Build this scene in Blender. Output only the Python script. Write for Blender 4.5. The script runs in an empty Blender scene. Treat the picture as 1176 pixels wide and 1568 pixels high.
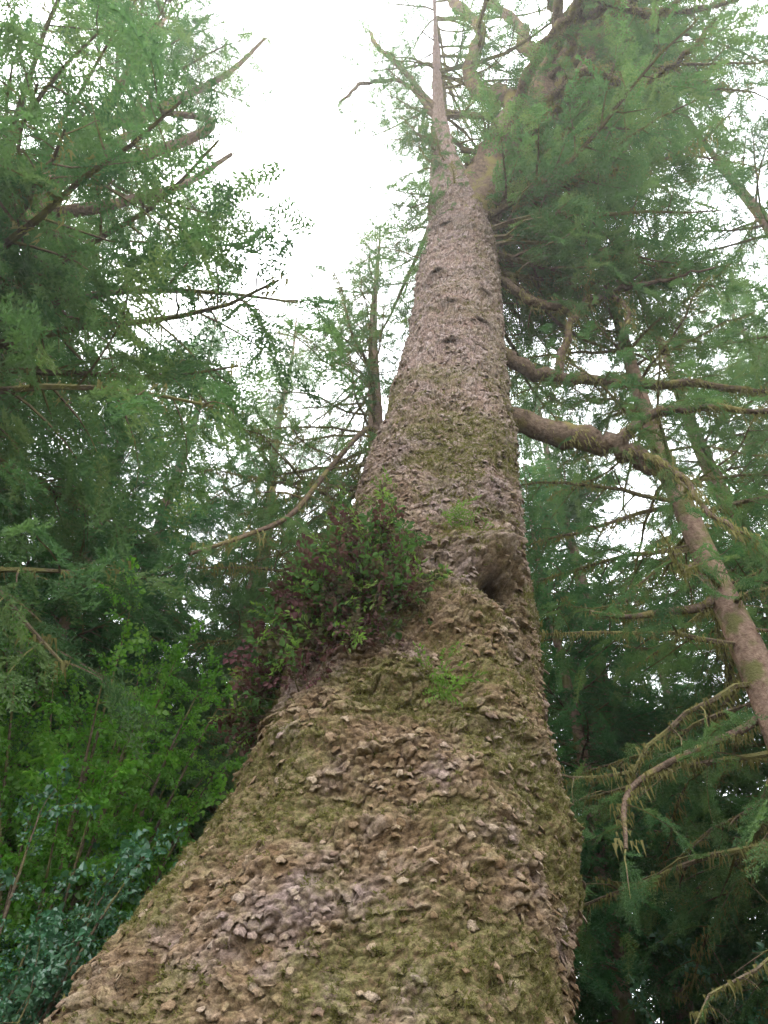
import bpy, math, random
import numpy as np
from mathutils import Matrix, Vector
random.seed(7); rng=np.random.default_rng(7)
scene=bpy.context.scene
scene.view_settings.view_transform='Standard'
scene.view_settings.look='None'
scene.view_settings.exposure=0

# ------------------------------------------------------------ helpers
def hash01(*ints, seed=0):
    h=np.zeros_like(np.asarray(ints[0]),dtype=np.uint64)+np.uint64(seed*7919+1013)
    for i,a in enumerate(ints):
        h^=(np.asarray(a).astype(np.int64)+100000).astype(np.uint64)*np.uint64([73856093,19349663,83492791][i])
        h=(h*np.uint64(2654435761))&np.uint64(0xFFFFFFFF)
        h^=h>>np.uint64(15)
    h=(h*np.uint64(2246822519))&np.uint64(0xFFFFFFFF)
    h^=h>>np.uint64(13)
    return (h&np.uint64(0xFFFFFF)).astype(np.float64)/float(0xFFFFFF)
def vnoise(p,seed=0):
    f=np.floor(p); t=p-f; t=t*t*(3-2*t); f=f.astype(np.int64)
    out=0
    for a in (0,1):
        for b in (0,1):
            for c in (0,1):
                w=(t[:,0] if a else 1-t[:,0])*(t[:,1] if b else 1-t[:,1])*(t[:,2] if c else 1-t[:,2])
                out=out+w*hash01(f[:,0]+a,f[:,1]+b,f[:,2]+c,seed=seed)
    return out*2-1
def fbm(p,oct=3,seed=0):
    s=0;a=1
    for o in range(oct):
        s=s+a*vnoise(p*(2**o),seed+o*17); a*=.5
    return s
def mesh_from(name,verts,faces_flat,loop_totals,smooth=True):
    me=bpy.data.meshes.new(name)
    verts=np.asarray(verts,dtype=np.float32)
    me.vertices.add(len(verts)); me.vertices.foreach_set('co',verts.ravel())
    ff=np.asarray(faces_flat,dtype=np.int32); lt=np.asarray(loop_totals,dtype=np.int32)
    me.loops.add(len(ff)); me.loops.foreach_set('vertex_index',ff)
    ls=np.concatenate([[0],np.cumsum(lt)[:-1]]).astype(np.int32)
    me.polygons.add(len(lt)); me.polygons.foreach_set('loop_start',ls)
    me.polygons.foreach_set('loop_total',lt)
    me.polygons.foreach_set('use_smooth',np.full(len(lt),smooth))
    me.update(calc_edges=True)
    return me
def link(ob,parent=None):
    scene.collection.objects.link(ob)
    if parent is not None:
        ob.parent=parent
        ob.matrix_parent_inverse=Matrix.Translation(-parent.location)
    return ob
def empty(name,loc):
    e=bpy.data.objects.new(name,None); e.location=loc; scene.collection.objects.link(e); return e

class Build:
    def __init__(s): s.v=[]; s.f=[]; s.n=0
    def tube(s,pts,rad,sides=6,rough=0.0):
        pts=np.asarray(pts,float); rad=np.asarray(rad,float)
        d=np.gradient(pts,axis=0); d/=np.linalg.norm(d,axis=1)[:,None]+1e-9
        up=np.array([0,0,1.]) if abs(d[0,2])<.9 else np.array([1.,0,0])
        a=np.cross(up,d); a/=np.linalg.norm(a,axis=1)[:,None]+1e-9
        for i in range(1,len(a)):
            if np.dot(a[i],a[i-1])<0: a[i]=-a[i]
        b=np.cross(d,a)
        th=np.linspace(0,2*np.pi,sides,endpoint=False)
        rr=rad[:,None]*np.ones(sides)[None]
        if rough: rr=rr*(1+rough*rng.normal(size=rr.shape))
        V=pts[:,None]+rr[...,None]*(np.cos(th)[None,:,None]*a[:,None]+np.sin(th)[None,:,None]*b[:,None])
        n=len(pts); idx=np.arange(n*sides).reshape(n,sides)+s.n
        q=np.stack([idx[:-1],np.roll(idx,-1,1)[:-1],np.roll(idx,-1,1)[1:],idx[1:]],-1).reshape(-1,4)
        s.v.append(V.reshape(-1,3)); s.f.append(q); s.n+=n*sides
    def obj(s,name,mat,parent=None):
        if not s.v: return
        v=np.concatenate(s.v); f=np.concatenate(s.f)
        me=mesh_from(name,v,f.ravel(),np.full(len(f),4)); me.materials.append(mat)
        return link(bpy.data.objects.new(name,me),parent)
def smooth_path(pts,n):
    pts=np.asarray(pts,float); m=len(pts)
    P=np.vstack([2*pts[0]-pts[1],pts,2*pts[-1]-pts[-2]])
    out=[]
    for u in np.linspace(0,m-1-1e-6,n):
        i=int(u); t=u-i; p0,p1,p2,p3=P[i:i+4]
        out.append(.5*((2*p1)+(-p0+p2)*t+(2*p0-5*p1+4*p2-p3)*t*t+(-p0+3*p1-3*p2+p3)*t**3))
    return np.array(out)

# ------------------------------------------------------------ materials
def newmat(name):
    m=bpy.data.materials.new(name); m.use_nodes=True
    nt=m.node_tree; nt.nodes.clear(); return m,nt
def N(nt,t,**k):
    n=nt.nodes.new(t)
    for a,b in k.items():
        if a in n.inputs: n.inputs[a].default_value=b
        else: setattr(n,a,b)
    return n
def ramp(nt,fac,stops):
    r=N(nt,'ShaderNodeValToRGB'); el=r.color_ramp.elements
    while len(el)<len(stops): el.new(.5)
    for e,(p,c) in zip(el,stops): e.position=p; e.color=(*c,1)
    nt.links.new(fac,r.inputs[0]); return r.outputs[0]
def mixc(nt,fac,a,b,mode='MIX'):
    m=N(nt,'ShaderNodeMixRGB'); m.blend_type=mode
    for s,x in ((0,fac),(1,a),(2,b)):
        if hasattr(x,'links'): nt.links.new(x,m.inputs[s])
        elif s==0: m.inputs[0].default_value=x
        else: m.inputs[s].default_value=(*x,1)
    return m.outputs[0]
def noise(nt,vec,scale,detail=4,rough=.6):
    n=N(nt,'ShaderNodeTexNoise'); n.inputs['Scale'].default_value=scale
    n.inputs['Detail'].default_value=detail; n.inputs['Roughness'].default_value=rough
    nt.links.new(vec,n.inputs['Vector']); return n.outputs[0]
def mapr(nt,v,a,b,c=0,d=1):
    m=N(nt,'ShaderNodeMapRange'); nt.links.new(v,m.inputs[0])
    for i,x in enumerate((a,b,c,d)): m.inputs[i+1].default_value=x
    return m.outputs[0]
def bark_hero(name='spruce_bark',chip=False):
    m,nt=newmat(name); L=nt.links
    geo=N(nt,'ShaderNodeNewGeometry'); pos=geo.outputs['Position']
    sep=N(nt,'ShaderNodeSeparateXYZ'); L.new(pos,sep.inputs[0])
    a1=N(nt,'ShaderNodeAttribute'); a1.attribute_name='rnd' if chip else 'flake'; fac=a1.outputs['Fac']
    if not chip:
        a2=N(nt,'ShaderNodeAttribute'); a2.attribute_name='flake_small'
        a3=N(nt,'ShaderNodeAttribute'); a3.attribute_name='moss'
        a4=N(nt,'ShaderNodeAttribute'); a4.attribute_name='knot'
    low=ramp(nt,fac,[(0,(.14,.088,.05)),(.4,(.20,.135,.08)),(.75,(.25,.175,.115)),(1,(.31,.24,.17))])
    high=ramp(nt,fac,[(0,(.26,.17,.14)),(.5,(.38,.28,.245)),(1,(.52,.42,.40))])
    c=mixc(nt,mapr(nt,sep.outputs[2],5,9.5),low,high)
    n1=noise(nt,pos,1.5,3,.65)
    c=mixc(nt,mapr(nt,n1,.52,.66,0,.5),c,(.30,.235,.24))
    n2=noise(nt,pos,9,3,.7)
    c=mixc(nt,mapr(nt,n2,.50,.68,0,.5),c,(.28,.23,.12))
    if not chip:
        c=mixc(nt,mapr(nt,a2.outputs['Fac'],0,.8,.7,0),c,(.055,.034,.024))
        n3=noise(nt,pos,24,3,.7)
        mo=N(nt,'ShaderNodeMath',operation='MULTIPLY'); L.new(a3.outputs['Fac'],mo.inputs[0]); L.new(mapr(nt,n3,.34,.56,0,.85),mo.inputs[1])
        c=mixc(nt,mo.outputs[0],c,(.14,.13,.052))
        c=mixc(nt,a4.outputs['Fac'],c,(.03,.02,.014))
    n4=noise(nt,pos,55,2,.7)
    c=mixc(nt,1,c,ramp(nt,n4,[(.3,(.6,.6,.6)),(.7,(1.35,1.35,1.35))]),'MULTIPLY')
    b=N(nt,'ShaderNodeBump'); b.inputs['Strength'].default_value=1; b.inputs['Distance'].default_value=.022
    n5=noise(nt,pos,40,4,.75); L.new(n5,b.inputs['Height'])
    p=N(nt,'ShaderNodeBsdfDiffuse'); p.inputs['Roughness'].default_value=.5
    L.new(c,p.inputs['Color']); L.new(b.outputs[0],p.inputs['Normal'])
    o=N(nt,'ShaderNodeOutputMaterial'); L.new(p.outputs[0],o.inputs[0]); return m
def bark_simple(name,c1,c2,moss,mossamt=.5,scale=6):
    m,nt=newmat(name); L=nt.links
    geo=N(nt,'ShaderNodeNewGeometry'); pos=geo.outputs['Position']
    c=ramp(nt,noise(nt,pos,scale*3,3,.7),[(.3,c1),(.7,c2)])
    c=mixc(nt,mapr(nt,noise(nt,pos,scale*.5,3,.6),.6-.25*mossamt,.72-.25*mossamt,0,.9),c,moss)
    b=N(nt,'ShaderNodeBump'); b.inputs['Strength'].default_value=.9; b.inputs['Distance'].default_value=.03
    L.new(noise(nt,pos,scale*4,3,.7),b.inputs['Height'])
    p=N(nt,'ShaderNodeBsdfDiffuse')
    L.new(c,p.inputs['Color']); L.new(b.outputs[0],p.inputs['Normal'])
    o=N(nt,'ShaderNodeOutputMaterial'); L.new(p.outputs[0],o.inputs[0]); return m
def leafmat(name,c1,c2,c3,trans=.35,gloss=0):
    m,nt=newmat(name); L=nt.links
    oi=N(nt,'ShaderNodeObjectInfo')
    at=N(nt,'ShaderNodeAttribute'); at.attribute_name='rnd'
    f=N(nt,'ShaderNodeMath',operation='MULTIPLY_ADD'); L.new(oi.outputs['Random'],f.inputs[0]); f.inputs[1].default_value=.35
    g=N(nt,'ShaderNodeMath',operation='MULTIPLY'); L.new(at.outputs['Fac'],g.inputs[0]); g.inputs[1].default_value=.65
    L.new(g.outputs[0],f.inputs[2])
    c=ramp(nt,f.outputs[0],[(0,c1),(.5,c2),(1,c3)])
    p=N(nt,'ShaderNodeBsdfDiffuse'); L.new(c,p.inputs['Color'])
    t=N(nt,'ShaderNodeBsdfTranslucent'); tc=mixc(nt,1,c,(1.6,1.8,1.1),'MULTIPLY'); L.new(tc,t.inputs[0])
    mx=N(nt,'ShaderNodeMixShader'); mx.inputs[0].default_value=trans
    L.new(p.outputs[0],mx.inputs[1]); L.new(t.outputs[0],mx.inputs[2]); out=mx.outputs[0]
    if gloss:
        gl=N(nt,'ShaderNodeBsdfGlossy'); gl.inputs['Roughness'].default_value=.35
        m2=N(nt,'ShaderNodeMixShader'); m2.inputs[0].default_value=gloss
        L.new(out,m2.inputs[1]); L.new(gl.outputs[0],m2.inputs[2]); out=m2.outputs[0]
    o=N(nt,'ShaderNodeOutputMaterial'); L.new(out,o.inputs[0]); return m

M_hero=bark_hero(); M_chip=bark_hero('bark_chips',True)
M_limb=bark_simple('limb_bark',(.055,.038,.028),(.18,.13,.095),(.17,.145,.055),.35)
M_bark=bark_simple('tree_bark',(.13,.08,.06),(.30,.21,.16),(.13,.13,.05),.45)
M_twig=bark_simple('twig_bark',(.06,.045,.03),(.17,.13,.09),(.15,.14,.055),.6)
M_ndl=leafmat('spruce_needles',(.045,.09,.045),(.08,.145,.062),(.145,.19,.08),.42)
M_ndl_b=leafmat('hemlock_needles',(.035,.095,.045),(.065,.15,.065),(.12,.195,.07),.42)
M_leaf=leafmat('maple_leaves',(.06,.17,.02),(.095,.23,.03),(.15,.27,.045),.5,.02)
M_leaf2=leafmat('shrub_leaves',(.03,.10,.05),(.05,.14,.07),(.08,.17,.085),.3,.06)
M_epi=leafmat('epiphyte_leaves',(.04,.08,.03),(.06,.11,.035),(.08,.14,.045),.3)
M_red=leafmat('huckleberry_leaves',(.06,.022,.03),(.09,.045,.045),(.06,.07,.035),.25)
M_fern=leafmat('fern_leaves',(.09,.15,.035),(.12,.19,.045),(.16,.21,.07),.4)
M_moss=leafmat('moss_strands',(.11,.10,.04),(.155,.14,.055),(.20,.18,.075),.35)

# ------------------------------------------------------------ source clumps as numpy (V, tris)
def A(V,F): return (np.array([tuple(v) for v in V],float),np.array(F,int))
def needle_spray(seed,length=.5,sidelen=.2,droop=.25,nl=.038,nw=.016,step=.024,gapx=(.022,.036)):
    r=random.Random(seed); V=[];F=[]
    def needles(p,d,L):
        n=max(2,int(L/step)); d=d.normalized()
        side=d.cross(Vector((0,0,1))).normalized(); up=side.cross(d)
        w=.003
        i=len(V); V.extend([p-side*w,p+side*w,p+d*L]); F.append((i,i+1,i+2))
        for k in range(n):
            q=p+d*(L*(k+.5)/n)
            for a in (0.2,2.94,r.uniform(.6,2.5))[:(3 if k%2 else 2)]:
                a+=r.uniform(-.3,.3)
                nd=(side*math.cos(a)+up*math.sin(a)+d*r.uniform(.5,1.0)).normalized()
                wv=nd.cross(Vector((r.uniform(-1,1),r.uniform(-1,1),r.uniform(-1,1)))).normalized()*nw*.5
                l=nl*r.uniform(.8,1.2); i=len(V)
                V.extend([q-wv,q+wv,q+nd*l]); F.append((i,i+1,i+2))
    x=.02; sgn=1; zc=lambda x:-droop*x*x
    while x<length:
        L=sidelen*(1-x/(length*1.15))*r.uniform(.7,1.15)+.03
        ang=r.uniform(.7,1.0)
        d=Vector((math.cos(ang),sgn*math.sin(ang),r.uniform(-.35,.05)))
        needles(Vector((x,0,zc(x))),d,L); sgn=-sgn; x+=r.uniform(*gapx)
    for k in range(4):
        x0=length*k/4; x1=length*(k+1)/4
        a=Vector((x0,0,zc(x0)));b=Vector((x1,0,zc(x1))); needles(a,b-a,(b-a).length)
    return A(V,F)
def leaf_spray(seed,n=11,size=.09,length=.35,wid=.42,rand=.4):
    r=random.Random(seed); V=[];F=[]
    V.extend([Vector((0,-.003,0)),Vector((0,.003,0)),Vector((length,0,-.04))]);F.append((0,1,2))
    for k in range(n):
        x=length*(k+.5)/n; s=1 if k%2 else -1
        d=Vector((r.uniform(.3,.9)+r.uniform(-rand,rand),s*r.uniform(.5,1)+r.uniform(-rand,rand),r.uniform(-.5-rand,.3+rand*.5))).normalized()
        sd=d.cross(Vector((r.uniform(-.4,.4),r.uniform(-.4,.4),1))).normalized(); up=sd.cross(d)
        L=size*r.uniform(.6,1.3); p=Vector((x,0,-.1*x))+d*.03
        W=L*wid
        i=len(V); f=.18*L
        V.extend([p, p+d*L*.3-sd*W+up*f, p+d*L*.65-sd*W*.75+up*f*.8, p+d*L-up*f*.5, p+d*L*.65+sd*W*.75+up*f*.8, p+d*L*.3+sd*W+up*f, p+d*L*.5])
        for t in ((0,6,1),(1,6,2),(2,6,3),(3,6,4),(4,6,5),(5,6,0)): F.append((i+t[0],i+t[1],i+t[2]))
    return A(V,F)
def moss_strand(seed):
    r=random.Random(seed);V=[];F=[]
    for k in range(18):
        p=Vector((r.uniform(-.1,.1),r.uniform(-.05,.05),0)); l=r.uniform(.03,.13)
        q=p+Vector((r.uniform(-.03,.03),r.uniform(-.03,.03),-l)); w=Vector((r.uniform(-1,1),r.uniform(-1,1),0)).normalized()*.010
        i=len(V); V.extend([p-w,p+w,q]);F.append((i,i+1,i+2))
    return A(V,F)
def moss_tuft(seed):
    r=random.Random(seed);V=[];F=[]
    for k in range(22):
        a=r.uniform(0,6.28); e=r.uniform(.0,1.0); d=Vector((e,math.cos(a),math.sin(a))).normalized()
        p=Vector((0,r.uniform(-.03,.03),r.uniform(-.03,.03))); q=p+d*r.uniform(.03,.07)
        w=Vector((r.uniform(-1,1),r.uniform(-1,1),r.uniform(-1,1))).normalized()*.009
        i=len(V); V.extend([p-w,p+w,q]);F.append((i,i+1,i+2))
    return A(V,F)
def bark_chip(seed):
    r=random.Random(seed); V=[];F=[]
    L=.085;W=.04; n=4
    for layer in (0,1):
        for i in range(n):
            for j in range(n):
                u=i/(n-1);v=j/(n-1)*2-1
                w=W*(.55+.6*math.sin(min(1,u*1.15)*2.6)+r.uniform(-.2,.2))
                V.append((L*u*(1+r.uniform(-.12,.12))-.02,w*v,.010*math.sin(u*1.4)-.014*v*v+(-.009*(1-abs(v)*.5) if layer else 0)+r.uniform(-.002,.002)))
    g=lambda l,i,j:l*n*n+i*n+j
    def q(a,b,c,d): F.extend([(a,b,c),(a,c,d)])
    for i in range(n-1):
        for j in range(n-1):
            q(g(0,i,j),g(0,i+1,j),g(0,i+1,j+1),g(0,i,j+1)); q(g(1,i,j),g(1,i,j+1),g(1,i+1,j+1),g(1,i+1,j))
    for j in range(n-1): q(g(0,n-1,j),g(1,n-1,j),g(1,n-1,j+1),g(0,n-1,j+1))
    for i in range(n-1):
        q(g(0,i,0),g(1,i,0),g(1,i+1,0),g(0,i+1,0)); q(g(0,i,n-1),g(0,i+1,n-1),g(1,i+1,n-1),g(1,i,n-1))
    return A(V,F)
RAW={
 'spruce':([needle_spray(1),needle_spray(2,.42,.22,.5),needle_spray(3,.55,.16,.9)],M_ndl),
 'hemlock':([needle_spray(11,.5,.24,.4,.044,.024,.032,(.026,.042)),needle_spray(12,.45,.2,.8,.044,.024,.032,(.026,.042))],M_ndl_b),
 'spruce_mid':([needle_spray(5,.5,.22,.3,.048,.022,.034,(.028,.044)),needle_spray(6,.5,.2,.7,.048,.022,.034,(.028,.044))],M_ndl),
 'spruce_far':([needle_spray(4,.5,.24,.4,.08,.036,.06,(.045,.065))],M_ndl),
 'hemlock_far':([needle_spray(13,.5,.24,.5,.08,.04,.06,(.045,.065))],M_ndl_b),
 'maple':([leaf_spray(21,9,.11,.34,.5,.6),leaf_spray(22,10,.09,.36,.5,.6)],M_leaf),
 'shrub':([leaf_spray(31,9,.13,.34,.42,.6),leaf_spray(32,8,.11,.3,.42,.6)],M_leaf2),
 'epi':([leaf_spray(33,12,.055,.2,.42,.6),leaf_spray(34,12,.045,.18,.42,.6)],M_epi),
 'red':([leaf_spray(41,16,.045,.22),leaf_spray(42,14,.05,.2)],M_red),
 'fern':([leaf_spray(51,26,.05,.26,.2,0),leaf_spray(52,24,.045,.22,.2,0)],M_fern),
 'moss':([moss_strand(61),moss_strand(62)],M_moss),
 'tuft':([moss_tuft(63),moss_tuft(64)],M_moss),
 'chip':([bark_chip(71),bark_chip(72),bark_chip(73)],M_chip),
}
def basis(kind,P,D,roll,up):
    if kind=='moss':
        a=rng.uniform(0,6.28,len(P)); X=np.stack([np.cos(a),np.sin(a),0*a],1)
        Y=np.stack([-np.sin(a),np.cos(a),0*a],1)
    else:
        X=D/(np.linalg.norm(D,axis=1)[:,None]+1e-9)
        up=(np.array([0,0,1.]) if up is None else up)+rng.normal(size=X.shape)*roll
        Y=np.cross(up,X); Y/=np.linalg.norm(Y,axis=1)[:,None]+1e-9
    return X,Y,np.cross(X,Y)
def bake_arrays(kind,P,D,S,roll=.5,up=None):
    P=np.asarray(P,float); D=np.asarray(D,float); S=np.asarray(S,float)
    X,Y,Z=basis(kind,P,D,roll,up)
    srcs=RAW[kind][0]; pick=np.arange(len(P))%len(srcs)
    VV=[];FF=[];RR_=[];off=0
    for k,(v,f) in enumerate(srcs):
        I=np.where(pick==k)[0]
        if not len(I): continue
        W=P[I][:,None]+S[I][:,None,None]*(v[None,:,0:1]*X[I][:,None]+v[None,:,1:2]*Y[I][:,None]+v[None,:,2:3]*Z[I][:,None])
        VV.append(W.reshape(-1,3)); FF.append((f[None]+(np.arange(len(I))*len(v))[:,None,None]+off).reshape(-1,3))
        RR_.append(np.repeat(rng.random(len(I)),len(v))); off+=len(I)*len(v)
    return np.concatenate(VV),np.concatenate(FF),np.concatenate(RR_)
def bake(name,kind,P,D,S,parent=None,roll=.5,up=None,smooth=False):
    if not len(P): return
    v,f,r=bake_arrays(kind,P,D,S,roll,up)
    me=mesh_from(name,v,f.ravel(),np.full(len(f),3),smooth); me.materials.append(RAW[kind][1])
    a=me.attributes.new('rnd','FLOAT','POINT'); a.data.foreach_set('value',r.astype(np.float32))
    return link(bpy.data.objects.new(name,me),parent)

# ------------------------------------------------------------ branch growth
PROTO=[False]
class Foliage:
    def __init__(s): s.P=[];s.D=[];s.S=[]; s.MP=[]; s.MS=[]; s.T={}
    def add(s,p,d,sc): s.P.append(p); s.D.append(d); s.S.append(sc)
    def moss(s,p,sc): s.MP.append(p); s.MS.append(sc)
    def inst(s,kind,p,d,sc): s.T.setdefault(kind,[]).append((p,d,sc))
def nrm(v): return v/(math.sqrt(v[0]*v[0]+v[1]*v[1]+v[2]*v[2])+1e-9)
def hside(t): 
    l=math.hypot(t[0],t[1])+1e-9
    return np.array([t[1]/l,-t[0]/l,0.])
def twig(B,Fo,p,d,L,r,spacing,sc,droop=.5,leafy=1.0,tube=True):
    n=5; pts=[p]; dd=nrm(d)
    for i in range(n-1):
        dd=nrm(dd+np.array([0,0,-droop/n])+rng.normal(size=3)*.12); pts.append(pts[-1]+dd*L/(n-1))
    pts=np.array(pts)
    if tube: B.tube(pts,np.linspace(r,r*.3,n),3)
    k=max(2,int(L/spacing))
    for j in range(k):
        if rng.random()>leafy: 
            continue
        s=(j+.6)/k*(n-1); i=min(int(s),n-2); q=pts[i]+(pts[i+1]-pts[i])*(s-i); t=nrm(pts[i+1]-pts[i])
        side=hside(t)*(1 if j%2 else -1)
        Fo.add(q,t+side*rng.uniform(.4,1.1)+np.array([0,0,rng.uniform(-.6,.05)]),sc*rng.uniform(.65,1.15))
    if leafy>.15: Fo.add(pts[-1]-dd*.05,dd+np.array([0,0,-.2]),sc)
    else:
        for j in range(4):
            q=pts[1+j%3]; e=nrm(rng.normal(size=3)+dd+np.array([0,0,-.6])); B.tube([q,q+e*L*.13+rng.normal(size=3)*.02,q+e*L*.26],[r*.4,r*.3,r*.12],3)
def dress(B,Fo,path,rad,kind='spruce_twig',start=.2,step=.3,tl=.9,spacing=.16,sc=1.,droop=.5,leafy=1.,moss=0):
    seg=np.linalg.norm(np.diff(path,axis=0),axis=1); cum=np.concatenate([[0],np.cumsum(seg)]); L=cum[-1]
    s=start*L; sgn=1
    while s<L:
        i=min(np.searchsorted(cum,s)-1,len(seg)-1); i=max(i,0); f=(s-cum[i])/seg[i]
        p=path[i]+(path[i+1]-path[i])*f; t=nrm(path[i+1]-path[i])
        side=nrm(hside(t)+rng.normal(size=3)*.25)*sgn
        ll=tl*(1-.5*s/L)*rng.uniform(.55,1.15)
        dd=t*.6+side+np.array([0,0,rng.uniform(-.5,.3)])
        if PROTO[0]: twig(B,Fo,p,dd,ll,min(.02,rad[i]*.5),spacing,sc,droop,leafy)
        else: Fo.inst(kind if rng.random()<leafy else 'bare_twig',p,dd,ll)
        sgn=-sgn; s+=step*rng.uniform(.6,1.4)
    if not PROTO[0] and leafy>.3: Fo.inst(kind,path[-1],nrm(path[-1]-path[-2]),tl*.6)
    if moss:
        for s in np.arange(.05*L,L,.07/moss):
            i=max(min(np.searchsorted(cum,s)-1,len(seg)-1),0); p=path[i]+(path[i+1]-path[i])*((s-cum[i])/seg[i])
            Fo.moss(p+rng.normal(size=3)*rad[i]*.5+np.array([0,0,-rad[i]*.3]),rng.uniform(.5,1.2))
def grow(B,Fo,p,d,L,r,droop=.6,tipup=.5,sides=5,n=8,wig=.08,**kw):
    pts=[np.array(p,float)]; dd=nrm(np.array(d,float))
    for i in range(n-1):
        s=i/(n-1)
        dd=nrm(dd+np.array([0,0,(-droop*(1-s)+tipup*s)/n*2])+rng.normal(size=3)*wig); pts.append(pts[-1]+dd*L/(n-1))
    pts=np.array(pts); rad=np.linspace(r,r*.2,n)
    B.tube(pts,rad,sides); dress(B,Fo,pts,rad,**kw); return pts

# ------------------------------------------------------------ prototypes (twigs and whole limbs)
SRC={}; ARR={}
def tri_mesh(name,V,F,MI,RN,mats):
    me=mesh_from(name,V,F.ravel(),np.full(len(F),3),False)
    for m in mats: me.materials.append(m)
    me.polygons.foreach_set('material_index',MI.astype(np.int32))
    at=me.attributes.new('rnd','FLOAT','POINT'); at.data.foreach_set('value',RN.astype(np.float32))
    return me
def proto(group,B,Fo,kind,makeobj=True):
    v=np.concatenate(B.v); q=np.concatenate(B.f); t=np.concatenate([q[:,[0,1,2]],q[:,[0,2,3]]])
    VV=[v];FF=[t];MI=[np.zeros(len(t),int)];RN=[np.zeros(len(v))];off=len(v); mats=[M_twig,RAW[kind][1],M_moss]
    if Fo.P:
        a,b,r=bake_arrays(kind,Fo.P,Fo.D,Fo.S); VV.append(a); FF.append(b+off); MI.append(np.ones(len(b),int)); RN.append(r); off+=len(a)
    if Fo.MP:
        a,b,r=bake_arrays('moss',Fo.MP,np.zeros((len(Fo.MP),3)),Fo.MS); VV.append(a); FF.append(b+off); MI.append(np.full(len(b),2)); RN.append(r)
    arr=(np.concatenate(VV).astype(np.float32),np.concatenate(FF).astype(np.int32),np.concatenate(MI),np.concatenate(RN),mats)
    ARR.setdefault(group,[]).append(arr)
    if makeobj: SRC.setdefault(group,[]).append(bpy.data.objects.new(group,tri_mesh(group,*arr)))
PROTO[0]=True
O=np.zeros(3)
for i in range(5):
    B=Build();Fo=Foliage(); twig(B,Fo,O,np.array([1,0,.05]),1.,.014,.12,.8,.6,.95); proto('spruce_twig',B,Fo,'spruce')
for i in range(3):
    B=Build();Fo=Foliage(); twig(B,Fo,O,np.array([1,0,.05]),1.,.012,.4,.8,.6,.05); proto('bare_twig',B,Fo,'spruce')
for k in ('maple','shrub'):
    for i in range(4):
        B=Build();Fo=Foliage(); twig(B,Fo,O,np.array([1,0,.1]),1.,.010,.13,1.,.3,1.)
        Fo.D=[d+rng.normal(size=3)*.5 for d in Fo.D]; proto(k+'_twig',B,Fo,k)
for i in range(6):
    B=Build();Fo=Foliage(); grow(B,Fo,O,(1,0,.12),3.,.045,droop=.7,tipup=.4,wig=.1,start=.12,step=.21,tl=1.15,spacing=.19,sc=.9,leafy=.92,moss=.2); proto('spruce_limb',B,Fo,'spruce_mid')
for i in range(5):
    B=Build();Fo=Foliage(); grow(B,Fo,O,(1,0,.1),3.,.04,droop=.6,tipup=.1,wig=.08,start=.08,step=.21,tl=1.2,spacing=.21,sc=1.,leafy=.95); proto('hemlock_limb',B,Fo,'hemlock',False)
for i in range(4):
    B=Build();Fo=Foliage(); grow(B,Fo,O,(1,0,.12),3.,.045,droop=.7,tipup=.4,wig=.1,start=.1,step=.24,tl=1.15,spacing=.28,sc=1.3,leafy=.95); proto('spruce_limb_far',B,Fo,'spruce_far',False)
for i in range(4):
    B=Build();Fo=Foliage(); grow(B,Fo,O,(1,0,.1),3.,.04,droop=.6,tipup=.1,wig=.08,start=.08,step=.24,tl=1.2,spacing=.28,sc=1.3,leafy=.95); proto('hemlock_limb_far',B,Fo,'hemlock_far',False)
for i in range(4):
    B=Build();Fo=Foliage(); grow(B,Fo,O,(1,0,.0),3.,.03,droop=.7,tipup=.4,wig=.22,n=11,start=.2,step=.22,tl=.7,spacing=.3,sc=.6,leafy=.1,moss=.5); proto('bare_limb',B,Fo,'spruce')
for i in range(4):
    B=Build();Fo=Foliage(); grow(B,Fo,O,(1,0,.05),3.,.04,droop=.9,tipup=.5,wig=.16,n=10,start=.25,step=.26,tl=.95,spacing=.2,sc=.75,leafy=.6,moss=.8); proto('airy_limb',B,Fo,'spruce')
PROTO[0]=False

def crown_mesh(name,kind,H,R,base,gap,per,power=.8):
    VV=[];FF=[];MI=[];RN=[];off=0; z=base
    while z<H-.1:
        for k in range(per):
            az=rng.uniform(0,6.283); z2=min(z+rng.uniform(-.5,.5)*gap,H); f=min(max((z2-base)/(H-base),0),1)
            L=(R*(1-f)**power*(.75+.25*min(1,f*6))+.5)*rng.uniform(.65,1.12); s=L/3
            arr=ARR[kind][rng.integers(len(ARR[kind]))]
            d=nrm(np.array([math.cos(az),math.sin(az),-.05+.55*f+rng.uniform(-.1,.1)]))
            up=np.array([0,0,1.])+rng.normal(size=3)*.25; y=nrm(np.cross(up,d)); zz=np.cross(d,y)
            M=np.stack([d,y,zz]).astype(np.float32)
            VV.append(arr[0]@M*np.float32(s)+np.array([0,0,z2],np.float32)); FF.append(arr[1]+off); MI.append(arr[2]); RN.append((arr[3]*.6+rng.random()*.4)); off+=len(arr[0])
        z+=gap*rng.uniform(.7,1.3)
    return tri_mesh(name,np.concatenate(VV),np.concatenate(FF),np.concatenate(MI),np.concatenate(RN),ARR[kind][0][4])
CROWN={'hemlock':crown_mesh('hemlock_crown','hemlock_limb',22,3.5,1.2,.40,3),
       'spruce':crown_mesh('spruce_crown','spruce_limb',22,3.5,1.5,.44,3),
       'hemlock_far':crown_mesh('hemlock_far_crown','hemlock_limb_far',24,4.2,1.,.42,3),
       'spruce_far':crown_mesh('spruce_far_crown','spruce_limb_far',24,4.0,1.,.42,3)}
CD={'hemlock':(22,3.5),'spruce':(22,3.5),'hemlock_far':(24,4.2),'spruce_far':(24,4.0)}
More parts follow.
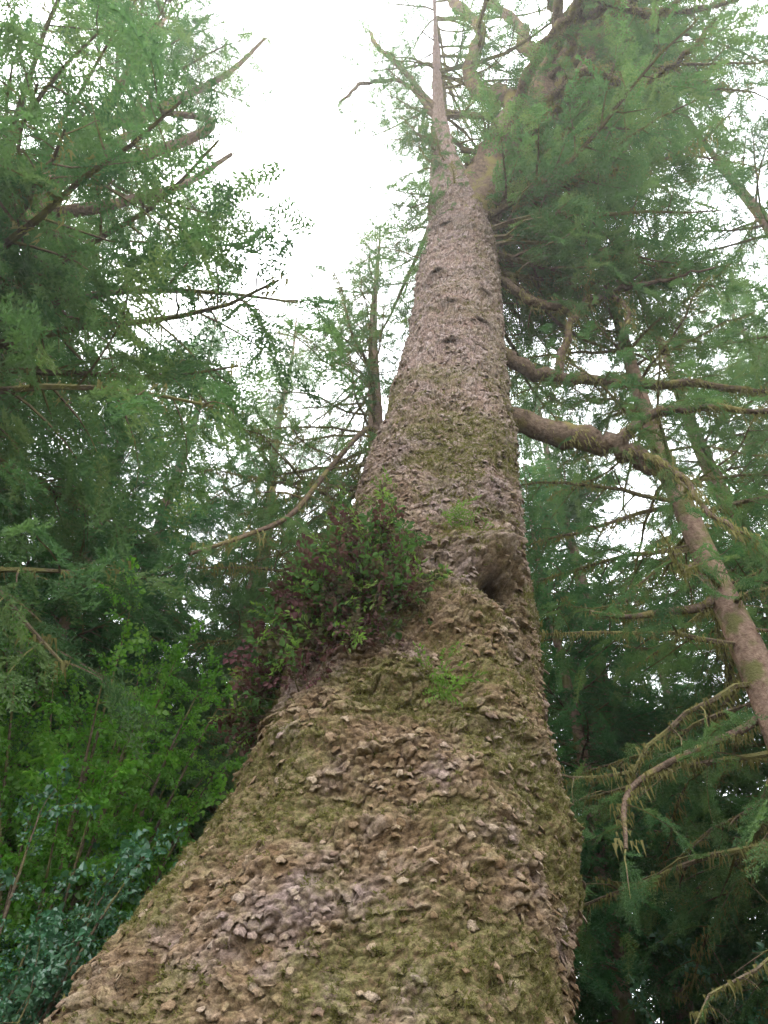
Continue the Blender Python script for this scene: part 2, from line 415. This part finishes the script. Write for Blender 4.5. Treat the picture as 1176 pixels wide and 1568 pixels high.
def crown(name,kind,x,y,H,R,parent):
    ob=bpy.data.objects.new(name,CROWN[kind]); h,r=CD[kind]
    ob.location=(x,y,0); ob.scale=(R/r,R/r,H/h); ob.rotation_euler=(0,0,rng.uniform(0,6.283)); return link(ob,parent)
def trunk_tube(T,x,y,H,r0,lean=(0,0)):
    zz=np.linspace(-.3,H,26)
    cx=x+lean[0]*zz/H+.06*np.sin(zz*.7+x); cy=y+lean[1]*zz/H+.06*np.cos(zz*.6+y)
    T.tube(np.stack([cx,cy,zz],1),r0*(1-zz/H*.96)*(1+.5*np.exp(-np.maximum(zz,0)*1.5)),14,.03); return zz,cx,cy
def tree(name,kind,x,y,H,R,r0=.3):
    e=empty(name,(x,y,0)); T=Build(); trunk_tube(T,x,y,H,r0); T.obj('trunk',M_bark,e); crown('crown',kind,x,y,H,R,e)

def instancer(name,kind,recs,parent=None,roll=.3):
    if not len(recs): return None
    P=np.array([r[0] for r in recs],float); D=np.array([r[1] for r in recs],float); S=np.array([r[2] for r in recs],float)
    X,Y,Z=basis(kind,P,D,roll,None)
    rot=np.stack([np.arctan2(Y[:,2],Z[:,2]),-np.arcsin(np.clip(X[:,2],-1,1)),np.arctan2(X[:,1],X[:,0])],1)
    me=bpy.data.meshes.new(name); me.vertices.add(len(P)); me.vertices.foreach_set('co',P.astype(np.float32).ravel())
    a=me.attributes.new('rot','FLOAT_VECTOR','POINT'); a.data.foreach_set('vector',rot.astype(np.float32).ravel())
    a=me.attributes.new('scl','FLOAT','POINT'); a.data.foreach_set('value',S.astype(np.float32))
    ob=link(bpy.data.objects.new(name,me),parent)
    g=bpy.data.node_groups.new(name+'_nodes','GeometryNodeTree')
    g.interface.new_socket('Geometry',in_out='INPUT',socket_type='NodeSocketGeometry')
    g.interface.new_socket('Geometry',in_out='OUTPUT',socket_type='NodeSocketGeometry')
    gi=g.nodes.new('NodeGroupInput'); go=g.nodes.new('NodeGroupOutput')
    ip=g.nodes.new('GeometryNodeInstanceOnPoints'); jn=g.nodes.new('GeometryNodeJoinGeometry')
    for s in SRC[kind]:
        oi=g.nodes.new('GeometryNodeObjectInfo'); oi.inputs['Object'].default_value=s
        oi.inputs['As Instance'].default_value=True; g.links.new(oi.outputs['Geometry'],jn.inputs[0])
    na=g.nodes.new('GeometryNodeInputNamedAttribute'); na.data_type='FLOAT_VECTOR'; na.inputs['Name'].default_value='rot'
    nb=g.nodes.new('GeometryNodeInputNamedAttribute'); nb.data_type='FLOAT'; nb.inputs['Name'].default_value='scl'
    er=g.nodes.new('FunctionNodeEulerToRotation')
    g.links.new(gi.outputs[0],ip.inputs['Points']); g.links.new(jn.outputs[0],ip.inputs['Instance'])
    ip.inputs['Pick Instance'].default_value=True
    g.links.new(na.outputs['Attribute'],er.inputs[0]); g.links.new(er.outputs[0],ip.inputs['Rotation'])
    g.links.new(nb.outputs['Attribute'],ip.inputs['Scale'])
    g.links.new(ip.outputs[0],go.inputs[0])
    md=ob.modifiers.new('scatter','NODES'); md.node_group=g
    return ob
def finish(Fo,parent):
    for k,v in Fo.T.items(): instancer(k,k,v,parent)
    if Fo.MP: bake('moss','moss',Fo.MP,np.zeros((len(Fo.MP),3)),Fo.MS,parent)
def conifer(name,x,y,H,R,base=2.,r0=.3,kind='spruce_limb',gap=.45,per=3,dead=.0,azr=None,lean=(0,0),power=.8,extra=None,thin=None):
    e=empty(name,(x,y,0)); B=Build(); Fo=Foliage(); T=Build()
    zz,cx,cy=trunk_tube(T,x,y,H,r0,lean); T.obj('trunk',M_bark,e)
    z=base
    while z<H-.1:
        for k in range(per):
            if thin and z>thin[0] and rng.random()<thin[1]: continue
            az=rng.uniform(0,2*math.pi) if azr is None else rng.uniform(*azr)
            z2=min(z+rng.uniform(-.5,.5)*gap,H)
            f=min(max((z2-base)/(H-base),0),1)
            L=(R*(1-f)**power*(.75+.25*min(1,f*6))+.5)*rng.uniform(.65,1.12)
            kd='bare_limb' if rng.random()<dead else kind
            Fo.inst(kd,(np.interp(z2,zz,cx),np.interp(z2,zz,cy),z2),(math.cos(az),math.sin(az),-.05+.55*f+rng.uniform(-.1,.1)),L/3.)
        z+=gap*rng.uniform(.7,1.3)
    if extra: extra(B,Fo)
    B.obj('limbs',M_limb,e); finish(Fo,e)

# ------------------------------------------------------------ hero trunk
hero=empty('giant_sitka_spruce_tree',(-.4,6,0))
tz=[-.4,0,1.2,2.8,3.47,4.45,5.03,5.7,6.46,7.35,8.39,9.63,11.15,13.0,14.2,15.4,17.1,19.3,22.8,29.]
tcx=[-1.1,-1.0,-.7,-.34,-.11,.145,.22,.31,.43,.59,.68,.82,1.0,1.19,1.27,1.24,1.15,1.16,1.27,1.5]
tr=[2.45,2.3,1.95,1.51,1.38,1.18,1.12,1.04,.93,.83,.78,.70,.62,.57,.52,.40,.24,.13,.07,.03]
zrows=np.concatenate([np.linspace(-.4,2.2,90,endpoint=False),np.linspace(2.2,8,520,endpoint=False),np.linspace(8,16,420,endpoint=False),np.linspace(16,29,160)])
NT=800
zf=np.linspace(-.4,29,1500)
def sm(t):
    v=np.interp(zf,tz,t); k=np.hanning(41); k/=k.sum(); w=np.convolve(np.pad(v,20,'edge'),k,'valid'); return w
CX=np.interp(zrows,zf,sm(tcx)); RR=np.interp(zrows,zf,sm(tr))
th=np.linspace(0,2*np.pi,NT,endpoint=False)
Z,TH=np.meshgrid(zrows,th,indexing='ij'); R0=RR[:,None]*np.ones(NT); C0=CX[:,None]*np.ones(NT)
ct,st=np.cos(TH),np.sin(TH)
low=np.clip((5.5-Z)/5.5,0,1)
lob=.035*np.cos(3*TH+.6+.15*Z)+.03*np.cos(5*TH-1.0)+.022*np.cos(8*TH+2+.2*Z)
cre=-.10*np.exp(-((TH-math.radians(232)-.05*(Z-3))/.10)**2)*np.clip((4.6-Z)/2,0,1)
but=.05*np.exp(-((TH-math.radians(196))/.35)**2)*np.clip((4.2-Z)/3,0,1)
R=R0*(1+lob*(.35+1.5*low**1.3)+cre+but)
P=np.stack([C0+R*ct,6+R*st,Z],-1).reshape(-1,3)
R_=R.ravel(); THf=TH.ravel(); Zf=Z.ravel()
def vor(NU,hv,seed,warp,asp):
    wu=fbm(P*3.0,2,seed+5)*warp+fbm(P*11,1,seed+6)*.3; wv=fbm(P*3.0+50,2,seed+9)*warp+fbm(P*11+20,1,seed+7)*.3
    U=THf/(2*np.pi)*NU+wu; V=Zf/hv+wv
    iu=np.floor(U).astype(np.int64); iv=np.floor(V).astype(np.int64)
    F1=np.full(len(U),9.);F2=np.full(len(U),9.);idr=np.zeros(len(U));dv=np.zeros(len(U))
    for a in (-1,0,1):
        for b in (-1,0,1):
            ci=(iu+a); cj=iv+b; cm=ci%NU
            x=ci+hash01(cm,cj,seed=seed); y=cj+hash01(cm,cj,seed=seed+1)
            dx=U-x; dy=V-y; d=np.sqrt(dx*dx*asp+dy*dy)
            m=d<F1
            F2=np.where(m,F1,np.minimum(F2,d)); 
            idr=np.where(m,hash01(cm,cj,seed=seed+2),idr); dv=np.where(m,dy,dv); F1=np.where(m,d,F1)
    return F1,F2,idr,dv
ss=lambda x,a,b: (lambda t:t*t*(3-2*t))(np.clip((x-a)/(b-a),0,1))
F1,F2,id1,dv1=vor(72,.09,3,1.2,1.0)
G1,G2,id2,dv2=vor(160,.042,23,1.1,1.0)
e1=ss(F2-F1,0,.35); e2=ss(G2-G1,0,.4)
amp=np.clip(R_/1.1,.3,1.0)
bigf=fbm(P*np.array([1.2,1.2,.8]),3,40)
patch=ss(fbm(P*1.9+9,3,77),-.35,.45)
moss=ss(fbm(P*np.array([1.4,1.4,2.2])+31,3,55)+.2*ct.ravel(),-.35,.5)*np.clip(1.3-(Zf-6)/6,.25,1)
up1=id1**2
soft=1-.35*moss
disp=amp*(soft*( .05*up1*e1*(.3+.7*patch) + .06*e1*np.clip(.4-dv1,0,1)*up1*(.4+.6*patch) + .024*e2*(id2+.8*np.clip(.5-dv2,0,1))) + .040*fbm(P*np.array([7,7,9]),4,90))+.07*bigf*np.clip(R_,0.2,1.3)
knotm=np.zeros(len(P))
def bump(c,r,h,hole=0,dark=0,hs=2.6):
    global disp,knotm
    d=np.linalg.norm((P-np.array(c))/np.array([r,r,r*.8]),axis=1)
    disp=disp+h*np.exp(-d*d*1.3)-hole*np.exp(-(d*hs)**2)
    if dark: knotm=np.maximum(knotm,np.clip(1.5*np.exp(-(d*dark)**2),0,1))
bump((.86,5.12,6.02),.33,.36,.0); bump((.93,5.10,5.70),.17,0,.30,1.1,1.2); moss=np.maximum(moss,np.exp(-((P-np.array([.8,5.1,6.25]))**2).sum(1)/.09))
bump((-.15,5.35,5.6),.45,.15)
bump((.1,4.75,4.75),.28,.16)
bump((.55,5.0,5.3),.3,.10); bump((-.5,4.9,4.3),.4,.12); bump((1.1,5.0,4.4),.35,.12); bump((.2,5.3,7.1),.3,.1); bump((.5,4.7,3.9),.3,.08)
knots=[(.76,5.5,11.6),(1.29,5.5,11.05),(1.24,5.55,12.9),(1.22,5.4,10.3),(.87,5.43,10.7),(.95,5.5,13.1),(.78,5.3,9.7)]
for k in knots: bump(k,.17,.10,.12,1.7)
nx=np.stack([ct.ravel(),st.ravel(),np.full(len(P),.12)],1)
P2=P+nx*disp[:,None]
P2[:,2]-=.03*e1*up1*amp
n=len(zrows); idx=np.arange(n*NT).reshape(n,NT)
q=np.stack([idx[:-1],np.roll(idx,-1,1)[:-1],np.roll(idx,-1,1)[1:],idx[1:]],-1).reshape(-1,4)
me=mesh_from('trunk',P2,q.ravel(),np.full(len(q),4)); me.materials.append(M_hero)
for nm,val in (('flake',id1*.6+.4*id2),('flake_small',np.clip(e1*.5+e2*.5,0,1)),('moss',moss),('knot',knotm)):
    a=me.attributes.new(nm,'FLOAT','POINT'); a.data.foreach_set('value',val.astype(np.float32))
link(bpy.data.objects.new('trunk',me),hero)
zsel=np.where((Zf>1.5)&(Zf<16)&(knotm<.2))[0]
wgt=R_[zsel]*np.where(Zf[zsel]<8,1.,1.7)*np.where(Zf[zsel]<2.2,2.5,1.)*(1.05-.85*np.clip(moss[zsel],0,1))
pk=zsel[rng.choice(len(zsel),9000,p=wgt/wgt.sum())]
nn=nx[pk]*np.array([1,1,0]); 
tang=np.stack([-nn[:,1],nn[:,0],np.zeros(len(pk))],1)
D=np.array([0,0,-1.])+nn*rng.uniform(.1,.8,(len(pk),1))+tang*rng.normal(size=(len(pk),1))*.6
bake('bark_flakes','chip',P2[pk]+nn*.001,D,rng.uniform(.25,.85,len(pk))*np.clip(amp[pk]*1.1,.5,1),hero,.25,nn,smooth=True)
wm=R_[zsel]*(.08+moss[zsel])*np.where(Zf[zsel]<9,1,.4)*np.where(Zf[zsel]<2.2,2.5,1.)
pm=zsel[rng.choice(len(zsel),26000,p=wm/wm.sum())]
bake('trunk_moss','tuft',P2[pm]-nx[pm]*.008,nx[pm]+np.array([0,0,-.6]),rng.uniform(.25,.7,len(pm)),hero,1.)

# hero limbs
HB=Build(); HF=Foliage()
def hl(pts,r0,r1,sides=10,n=None,flare=1.25,**kw):
    n=n or max(10,len(pts)*5)
    path=smooth_path(pts,n); path[1:-1]+=rng.normal(size=(n-2,3))*.02
    rad=np.linspace(r0,r1,n)*(1+.10*rng.normal(size=n)); rad[0]=r0*flare
    HB.tube(path,rad,sides,.07)
    if kw: dress(HB,HF,path,rad,**kw)
    return path
FK=dict(step=.24)
hl([(1.0,6,9.05),(1.44,6,9.1),(2.21,5.9,8.62),(2.71,5.8,8.27),(3.1,5.7,7.7)],.17,.10,14,start=.6,tl=1.0,moss=1.5,droop=1.2,**FK)
hl([(2.6,5.85,8.35),(3.1,5.6,8.7),(3.8,5.4,8.5),(4.4,5.2,8.1)],.07,.02,8,start=.1,tl=.9,moss=1.2,**FK)
hl([(2.7,5.8,8.3),(3.0,5.5,7.6),(3.1,5.4,6.9),(3.3,5.2,6.3)],.05,.015,7,start=.1,tl=.7,leafy=.5,moss=1.2,**FK)
hl([(1.0,6,10.7),(1.6,6.1,10.6),(2.1,6.2,10.25),(3.09,6.3,10.3),(4.08,6.4,10.3),(5.3,6.5,10.35)],.13,.035,12,start=.45,tl=1.1,moss=1.3,leafy=.8,**FK)
hl([(2.3,6.2,10.22),(2.54,6,11.0),(2.79,6,11.64),(3.23,6,12.03),(3.35,5.8,11.3),(3.2,5.7,10.7)],.06,.02,8,start=.5,tl=.6,leafy=.5,moss=1,step=.3)
hl([(1.2,6,12.6),(1.73,6,12.4),(2.2,6,11.8),(2.74,6,11.64),(3.6,6,12.2),(4.6,6,12.6)],.09,.03,8,start=.35,tl=.9,moss=1.2,leafy=.8,**FK)
hl([(3.4,6,12.1),(3.9,5.6,11.7),(4.5,5.3,11.5)],.04,.015,6,start=.1,tl=.8,**FK)
big=hl([(1.2,6.15,12.2),(1.42,5.95,14.0),(2.05,5.6,15.9),(3.0,5.2,18.2),(3.87,5.2,21),(5.09,5.4,25),(6.2,6,28)],.44,.30,18,n=40,flare=.6,start=.6,tl=1.2,moss=3,step=.5,leafy=.8)
hl([(2.4,5.5,16.6),(2.65,5.6,18.6),(2.5,5.7,19.8),(2.17,5.8,20.1),(1.95,5.8,21.9),(2.52,5.8,25.1),(2.0,6,29.1)],.21,.13,10,n=34,start=.6,tl=1.1,leafy=.6,moss=1,step=.55)
hl([(3.7,5.2,20.5),(3.3,5.5,22.5),(3.6,5.8,25),(3.2,6,29)],.19,.11,10,start=.5,tl=1.2,leafy=.6,moss=1,step=.55)
hl([(1.16,6,19.6),(.35,6,22.8),(-.2,6,24.5),(-.4,6.2,26.5)],.09,.035,8,start=.3,tl=1.1,leafy=.6,step=.35)
hl([(1.16,6,18.8),(.5,6,21.4),(-.42,6,21.5),(-.97,6,20.2)],.07,.03,8,start=.35,tl=1.0,leafy=.6,step=.35)
hl([(5.0,5.4,24.8),(5.9,5.3,24),(6.8,5,23.5)],.13,.05,8,start=.1,tl=1.5,moss=1,step=.35,leafy=.8)
for i in range(16):
    j=int(rng.uniform(12,38)); p=big[j]; az=rng.uniform(-1.6,1.0); pts=[p]; d=np.array([math.cos(az),math.sin(az),rng.uniform(-.2,.6)])
    for k in range(6):
        d=nrm(d+rng.normal(size=3)*.5); pts.append(pts[-1]+d*rng.uniform(.5,.9))
    hl(pts,.12,.035,8,start=.35,tl=1.0,leafy=.7,moss=2,step=.3)
for i in range(150):
    z=rng.uniform(12.2,29); right=rng.random()<.82
    if right: az=rng.uniform(-.25,1.8); L=rng.uniform(1.8,4.8)
    else: az=rng.uniform(2.0,3.8); L=rng.uniform(.9,1.8) if z<20 else rng.uniform(1.2,2.4)
    cx=np.interp(z,tz,tcx); sp=(cx,6,z)
    if right and z>17.5 and rng.random()<.7:
        j=int(np.argmin(abs(big[:,2]-z))); sp=tuple(big[j]+np.array([.2,.35,0]))
    kd='airy_limb' if rng.random()<.4 else ('bare_limb' if rng.random()<.12 else 'spruce_limb')
    HF.inst(kd,sp,(math.cos(az),math.sin(az)*.9,rng.uniform(-.3,.5)),L/3.)
for i in range(16):
    z=rng.uniform(15.0,19.5); az=rng.uniform(-3.3,-1.9); HF.inst('airy_limb' if i%2 else 'spruce_limb',(np.interp(z,tz,tcx),5.9,z),(math.cos(az),math.sin(az),-.3),rng.uniform(.3,.5))
for i in range(14):   # dark leafy limbs of the crown reaching right, nearer the ground
    z=rng.uniform(13,17); az=rng.uniform(-.7,.3); HF.inst('spruce_limb',(np.interp(z,tz,tcx)+.3,5.8,z),(math.cos(az),math.sin(az),rng.uniform(-.2,.2)),rng.uniform(.8,1.4))
HB.obj('limbs',M_limb,hero); finish(HF,hero)

# epiphytes on trunk
def surf(thet,z):
    i=int(np.argmin(abs(zrows-z))); j=int((thet%(2*np.pi))/(2*np.pi)*NT)%NT
    return P2[i*NT+j],np.array([math.cos(thet),math.sin(thet),0])
ep=empty('huckleberry_clump',(-.5,5.3,6)); EB=Build(); E1=Foliage(); E2=Foliage(); E3=Foliage()
for i in range(300):
    thet=rng.normal(math.radians(236),.27); z=rng.normal(5.66,.34)
    if rng.random()<.12: z=rng.uniform(4.6,5.4); thet=rng.normal(math.radians(205),.07)
    p,nn_=surf(thet,z); d=nrm(nn_*rng.uniform(.3,1)+rng.normal(size=3)*.45+np.array([0,0,.0])); L=rng.uniform(.06,.34)
    q=p+d*L; EB.tube([p-nn_*.03,p+d*L*.5,q+np.array([0,0,-.02])],[.008,.006,.003],4)
    for k in range(4):
        u=rng.random(); (E1 if u<.58 else E2 if u<.86 else E3).add(p+d*L*rng.uniform(.35,1),d+rng.normal(size=3)*.6,rng.uniform(.6,1.1))
EB.obj('stems',M_twig,ep); bake('red_leaves','red',E1.P,E1.D,E1.S,ep,1.)
bake('green_leaves','epi',E2.P,E2.D,E2.S,ep,1.); bake('fern_leaves','fern',E3.P,E3.D,np.array(E3.S)*.9,ep,1.)
fe=empty('fern_tuft',(.6,4.8,4.7)); F1_=Foliage()
for (tt,zz_,nn_,s_) in ((262,5.75,22,.7),(283,4.62,18,.8),(280,6.45,24,.6),(240,6.9,14,.6),(256,5.2,10,.6),(215,6.9,16,.7),(290,6.4,14,.5),(245,5.6,24,.9)):
    p,nv=surf(math.radians(tt),zz_)
    for k in range(nn_):
        F1_.add(p+rng.normal(size=3)*.08,nv+rng.normal(size=3)*.7+np.array([0,0,-.1]),s_*rng.uniform(.6,1.2))
bake('fronds','fern',F1_.P,F1_.D,F1_.S,fe,.8)

# ------------------------------------------------------------ neighbours
conifer('spruce_tree',-.25,9,20.5,3.0,base=8.5,r0=.34,gap=.34,per=3,dead=.45,azr=(1.7,4.9),lean=(.1,0),kind='airy_limb')
conifer('spruce_tree',3.8,7,18.5,3.0,base=3.2,r0=.25,gap=.42,per=3,dead=.35,kind='airy_limb')
def slimb(B,Fo):
    for pts in ([(-6.3,6.2,16.5),(-5.5,6.2,17.1),(-4.5,6.1,17.7),(-3.8,6.3,19.4),(-4.0,6.4,20.4),(-4.66,6,19.6),(-5.2,6,20.6),(-5.9,6,22.8)],
                [(-6.3,6.2,15),(-5.2,6.3,15.6),(-4.0,6.5,17),(-3.2,6.5,18.6)],[(-6.3,6.2,19),(-5,6.3,21),(-4.0,6.5,24),(-3.4,6.5,27)],
                [(-6.3,6.2,14),(-5.6,5.8,16),(-4.9,5.8,18.2),(-5.3,5.8,20)]):
        p=smooth_path(pts,len(pts)*5); r=np.linspace(.14,.04,len(p)); B.tube(p,r,9,.05)
        dress(B,Fo,p,r,start=.3,step=.3,tl=1.2,leafy=.75,moss=.8)
conifer('spruce_tree',-6.3,6.2,30,4.9,base=6.5,r0=.4,gap=.42,per=3,power=.5,extra=slimb,thin=(13.5,.4))
tree('hemlock_tree','hemlock',-8.5,11,26,3.9,.4)
tree('hemlock_tree','hemlock',-5.2,13.5,24,3.7,.35)
tree('spruce_tree','spruce',-3.2,15.5,28,3.4,.35)
tree('hemlock_tree','hemlock',-5.1,10.2,17,3.2,.2)
tree('hemlock_tree','hemlock_far',-12.5,14,30,4.2,.4)
tree('spruce_tree','spruce',-2.4,11.2,14,2.7,.15)
tree('hemlock_tree','hemlock',-9.5,6.5,17,3.2,.2)
tree('hemlock_tree','hemlock',-.8,14,17,3.,.2)
tree('spruce_tree','spruce',6.8,11,24,3.5,.35)
tree('spruce_tree','spruce_far',4.6,14.5,23,3.5,.32)
conifer('spruce_tree',8.0,7.5,25,4.0,base=3,r0=.4,thin=(10,.4))
tree('hemlock_tree','hemlock',2.9,11,14,2.7,.18)
tree('hemlock_tree','hemlock',5.4,8.8,11,2.5,.15)
tree('hemlock_tree','hemlock',7.8,9.5,13,2.8,.15)
tree('spruce_tree','spruce_far',11.5,14,28,4.2,.4)

def branch(name,loc,items):
    e=empty(name,loc); B=Build(); Fo=Foliage()
    for pts,r0,r1,kw in items:
        p=smooth_path(pts,len(pts)*5); r=np.linspace(r0,r1,len(p)); B.tube(p,r,7,.06); dress(B,Fo,p,r,**kw)
    B.obj('wood',M_limb,e); finish(Fo,e)
branch('dead_spruce_branch',(-.2,8.5,11.6),[
 ([(-.1,9,11.9),(-.22,8,11.4),(-.67,7,9.4),(-.96,6,7.5),(-1.29,5.5,6.7),(-1.64,5,6.0)],.05,.015,dict(start=.2,step=.13,tl=.85,leafy=.2,moss=.15)),
 ([(-.9,6.3,8.0),(-1.1,6.1,7.9),(-1.35,5.8,7.6)],.018,.006,dict(start=.2,step=.15,tl=.4,leafy=.12,moss=.2))])
branch('mossy_branch',(3.8,7,7),[
 ([(3.8,7,7.2),(3.5,7,7.0),(2.96,6.8,6.78),(2.52,6.6,6.56),(2.11,6.5,6.55)],.06,.02,dict(start=.4,step=.22,tl=.6,leafy=.35,moss=.8)),
 ([(3.8,7,5.7),(3.5,7,5.5),(2.74,6.5,5.0),(1.98,6.1,4.45),(1.75,5.8,3.85)],.05,.015,dict(start=.2,step=.2,tl=.8,leafy=.5,moss=.6))])

def shrub(name,x,y,H,R,kind,n,tl=.9):
    e=empty(name,(x,y,0)); B=Build(); Fo=Foliage()
    for i in range(n):
        az=rng.uniform(0,6.28); out=R*rng.uniform(.2,1); h=H*rng.uniform(.5,1)*(1-.2*out/R)
        p0=np.array([x+rng.normal()*.15,y+rng.normal()*.15,0]); p3=np.array([x+math.cos(az)*out,y+math.sin(az)*out,h])
        path=smooth_path([p0,p0*.6+p3*.4+np.array([0,0,h*.15]),p0*.2+p3*.8+np.array([0,0,h*.08]),p3],12)
        B.tube(path,np.linspace(.03,.006,12),5)
        dress(B,Fo,path,np.linspace(.03,.006,12),kind=kind,start=.3,step=.17,tl=tl,leafy=1)
    B.obj('stems',M_twig,e); finish(Fo,e)
shrub('vine_maple',-3.1,8.1,8.2,1.7,'maple_twig',50,.8)
shrub('vine_maple',-4.9,7.8,8.4,1.9,'maple_twig',50,.8)
shrub('salmonberry_shrub',-3.1,6.6,5.0,1.2,'shrub_twig',46,.75)
shrub('salmonberry_shrub',-4.6,6.2,5.0,1.5,'shrub_twig',34,.75)
shrub('salmonberry_shrub',4.6,9.5,4.5,2.0,'shrub_twig',20)

DB=Build(); de=empty('distant_forest',(0,30,0))
for i in range(40):
    a=rng.uniform(0,2*math.pi) if i>31 else math.radians(90)+rng.uniform(-1.1,1.1)
    r=rng.uniform(19,34) if i<=31 else rng.uniform(24,40)
    x,y=r*math.cos(a),r*math.sin(a)+2; H=rng.uniform(19,29)*(r/27)**.5
    if -8<x<2 and y>0: H=min(H,r*1.05)
    DB.tube([(x,y,0),(x,y,H*.5),(x,y,H)],[.4,.25,.03],7)
    crown('crown','hemlock_far' if i%3 else 'spruce_far',x,y,H,rng.uniform(3.8,4.8),de)
DB.obj('trunks',M_bark,de)

n=161; g=np.linspace(-1,1,n); g=np.sign(g)*np.abs(g)**2*150
X,Y=np.meshgrid(g,g+0,indexing='ij'); pg=np.stack([X.ravel(),Y.ravel(),np.zeros(n*n)],1)
pg[:,2]=.12*fbm(pg*.6,3,5)-.05+.02*fbm(pg*4,2,8)
idx=np.arange(n*n).reshape(n,n); q=np.stack([idx[:-1,:-1],idx[1:,:-1],idx[1:,1:],idx[:-1,1:]],-1).reshape(-1,4)
me=mesh_from('ground',pg,q.ravel(),np.full(len(q),4))
me.materials.append(bark_simple('forest_floor',(.05,.035,.022),(.12,.085,.05),(.06,.09,.025),.6,1.2)); link(bpy.data.objects.new('ground',me))

# thin scattering volume, added to stand in for camera glare and bloom
m,nt=newmat('glare_haze'); vs=N(nt,'ShaderNodeVolumeScatter'); vs.inputs['Density'].default_value=.0024; vs.inputs['Anisotropy'].default_value=.7
o=N(nt,'ShaderNodeOutputMaterial'); nt.links.new(vs.outputs[0],o.inputs['Volume'])
bx=[(-45,-30,-1),(45,-30,-1),(45,45,-1),(-45,45,-1),(-45,-30,34),(45,-30,34),(45,45,34),(-45,45,34)]
fc=[(0,3,2,1),(4,5,6,7),(0,1,5,4),(1,2,6,5),(2,3,7,6),(3,0,4,7)]
me=mesh_from('glare_haze',bx,[i for f in fc for i in f],[4]*6,False); me.materials.append(m); link(bpy.data.objects.new('glare_haze',me))

# ------------------------------------------------------------ light
SUN_EL=math.radians(64); sd=Vector((-.62,.78,0)).normalized()*math.cos(SUN_EL)+Vector((0,0,math.sin(SUN_EL)))
w=bpy.data.worlds.new('World'); scene.world=w; w.use_nodes=True; nt=w.node_tree; nt.nodes.clear()
sky=N(nt,'ShaderNodeTexSky'); sky.sky_type='NISHITA'; sky.sun_disc=False; sky.sun_elevation=SUN_EL
sky.sun_rotation=math.atan2(sd.x,sd.y); sky.dust_density=4; sky.air_density=1.5
c=mixc(nt,.85,sky.outputs[0],(39,40,42))
bg=N(nt,'ShaderNodeBackground'); bg.inputs[1].default_value=.15; nt.links.new(c,bg.inputs[0])
o=N(nt,'ShaderNodeOutputWorld'); nt.links.new(bg.outputs[0],o.inputs[0])
sl=bpy.data.lights.new('sun','SUN'); sl.energy=5; sl.angle=math.radians(.6); sl.color=(1,.92,.76)
so=bpy.data.objects.new('sun',sl); so.rotation_euler=sd.to_track_quat('Z','Y').to_euler(); scene.collection.objects.link(so)

cam=bpy.data.cameras.new('camera'); cam.lens=28; cam.sensor_width=36; cam.clip_end=1000; cam.clip_start=.05
co=bpy.data.objects.new('camera',cam); co.location=(0,0,1.5); co.rotation_euler=(math.radians(135),0,0)
scene.collection.objects.link(co); scene.camera=co
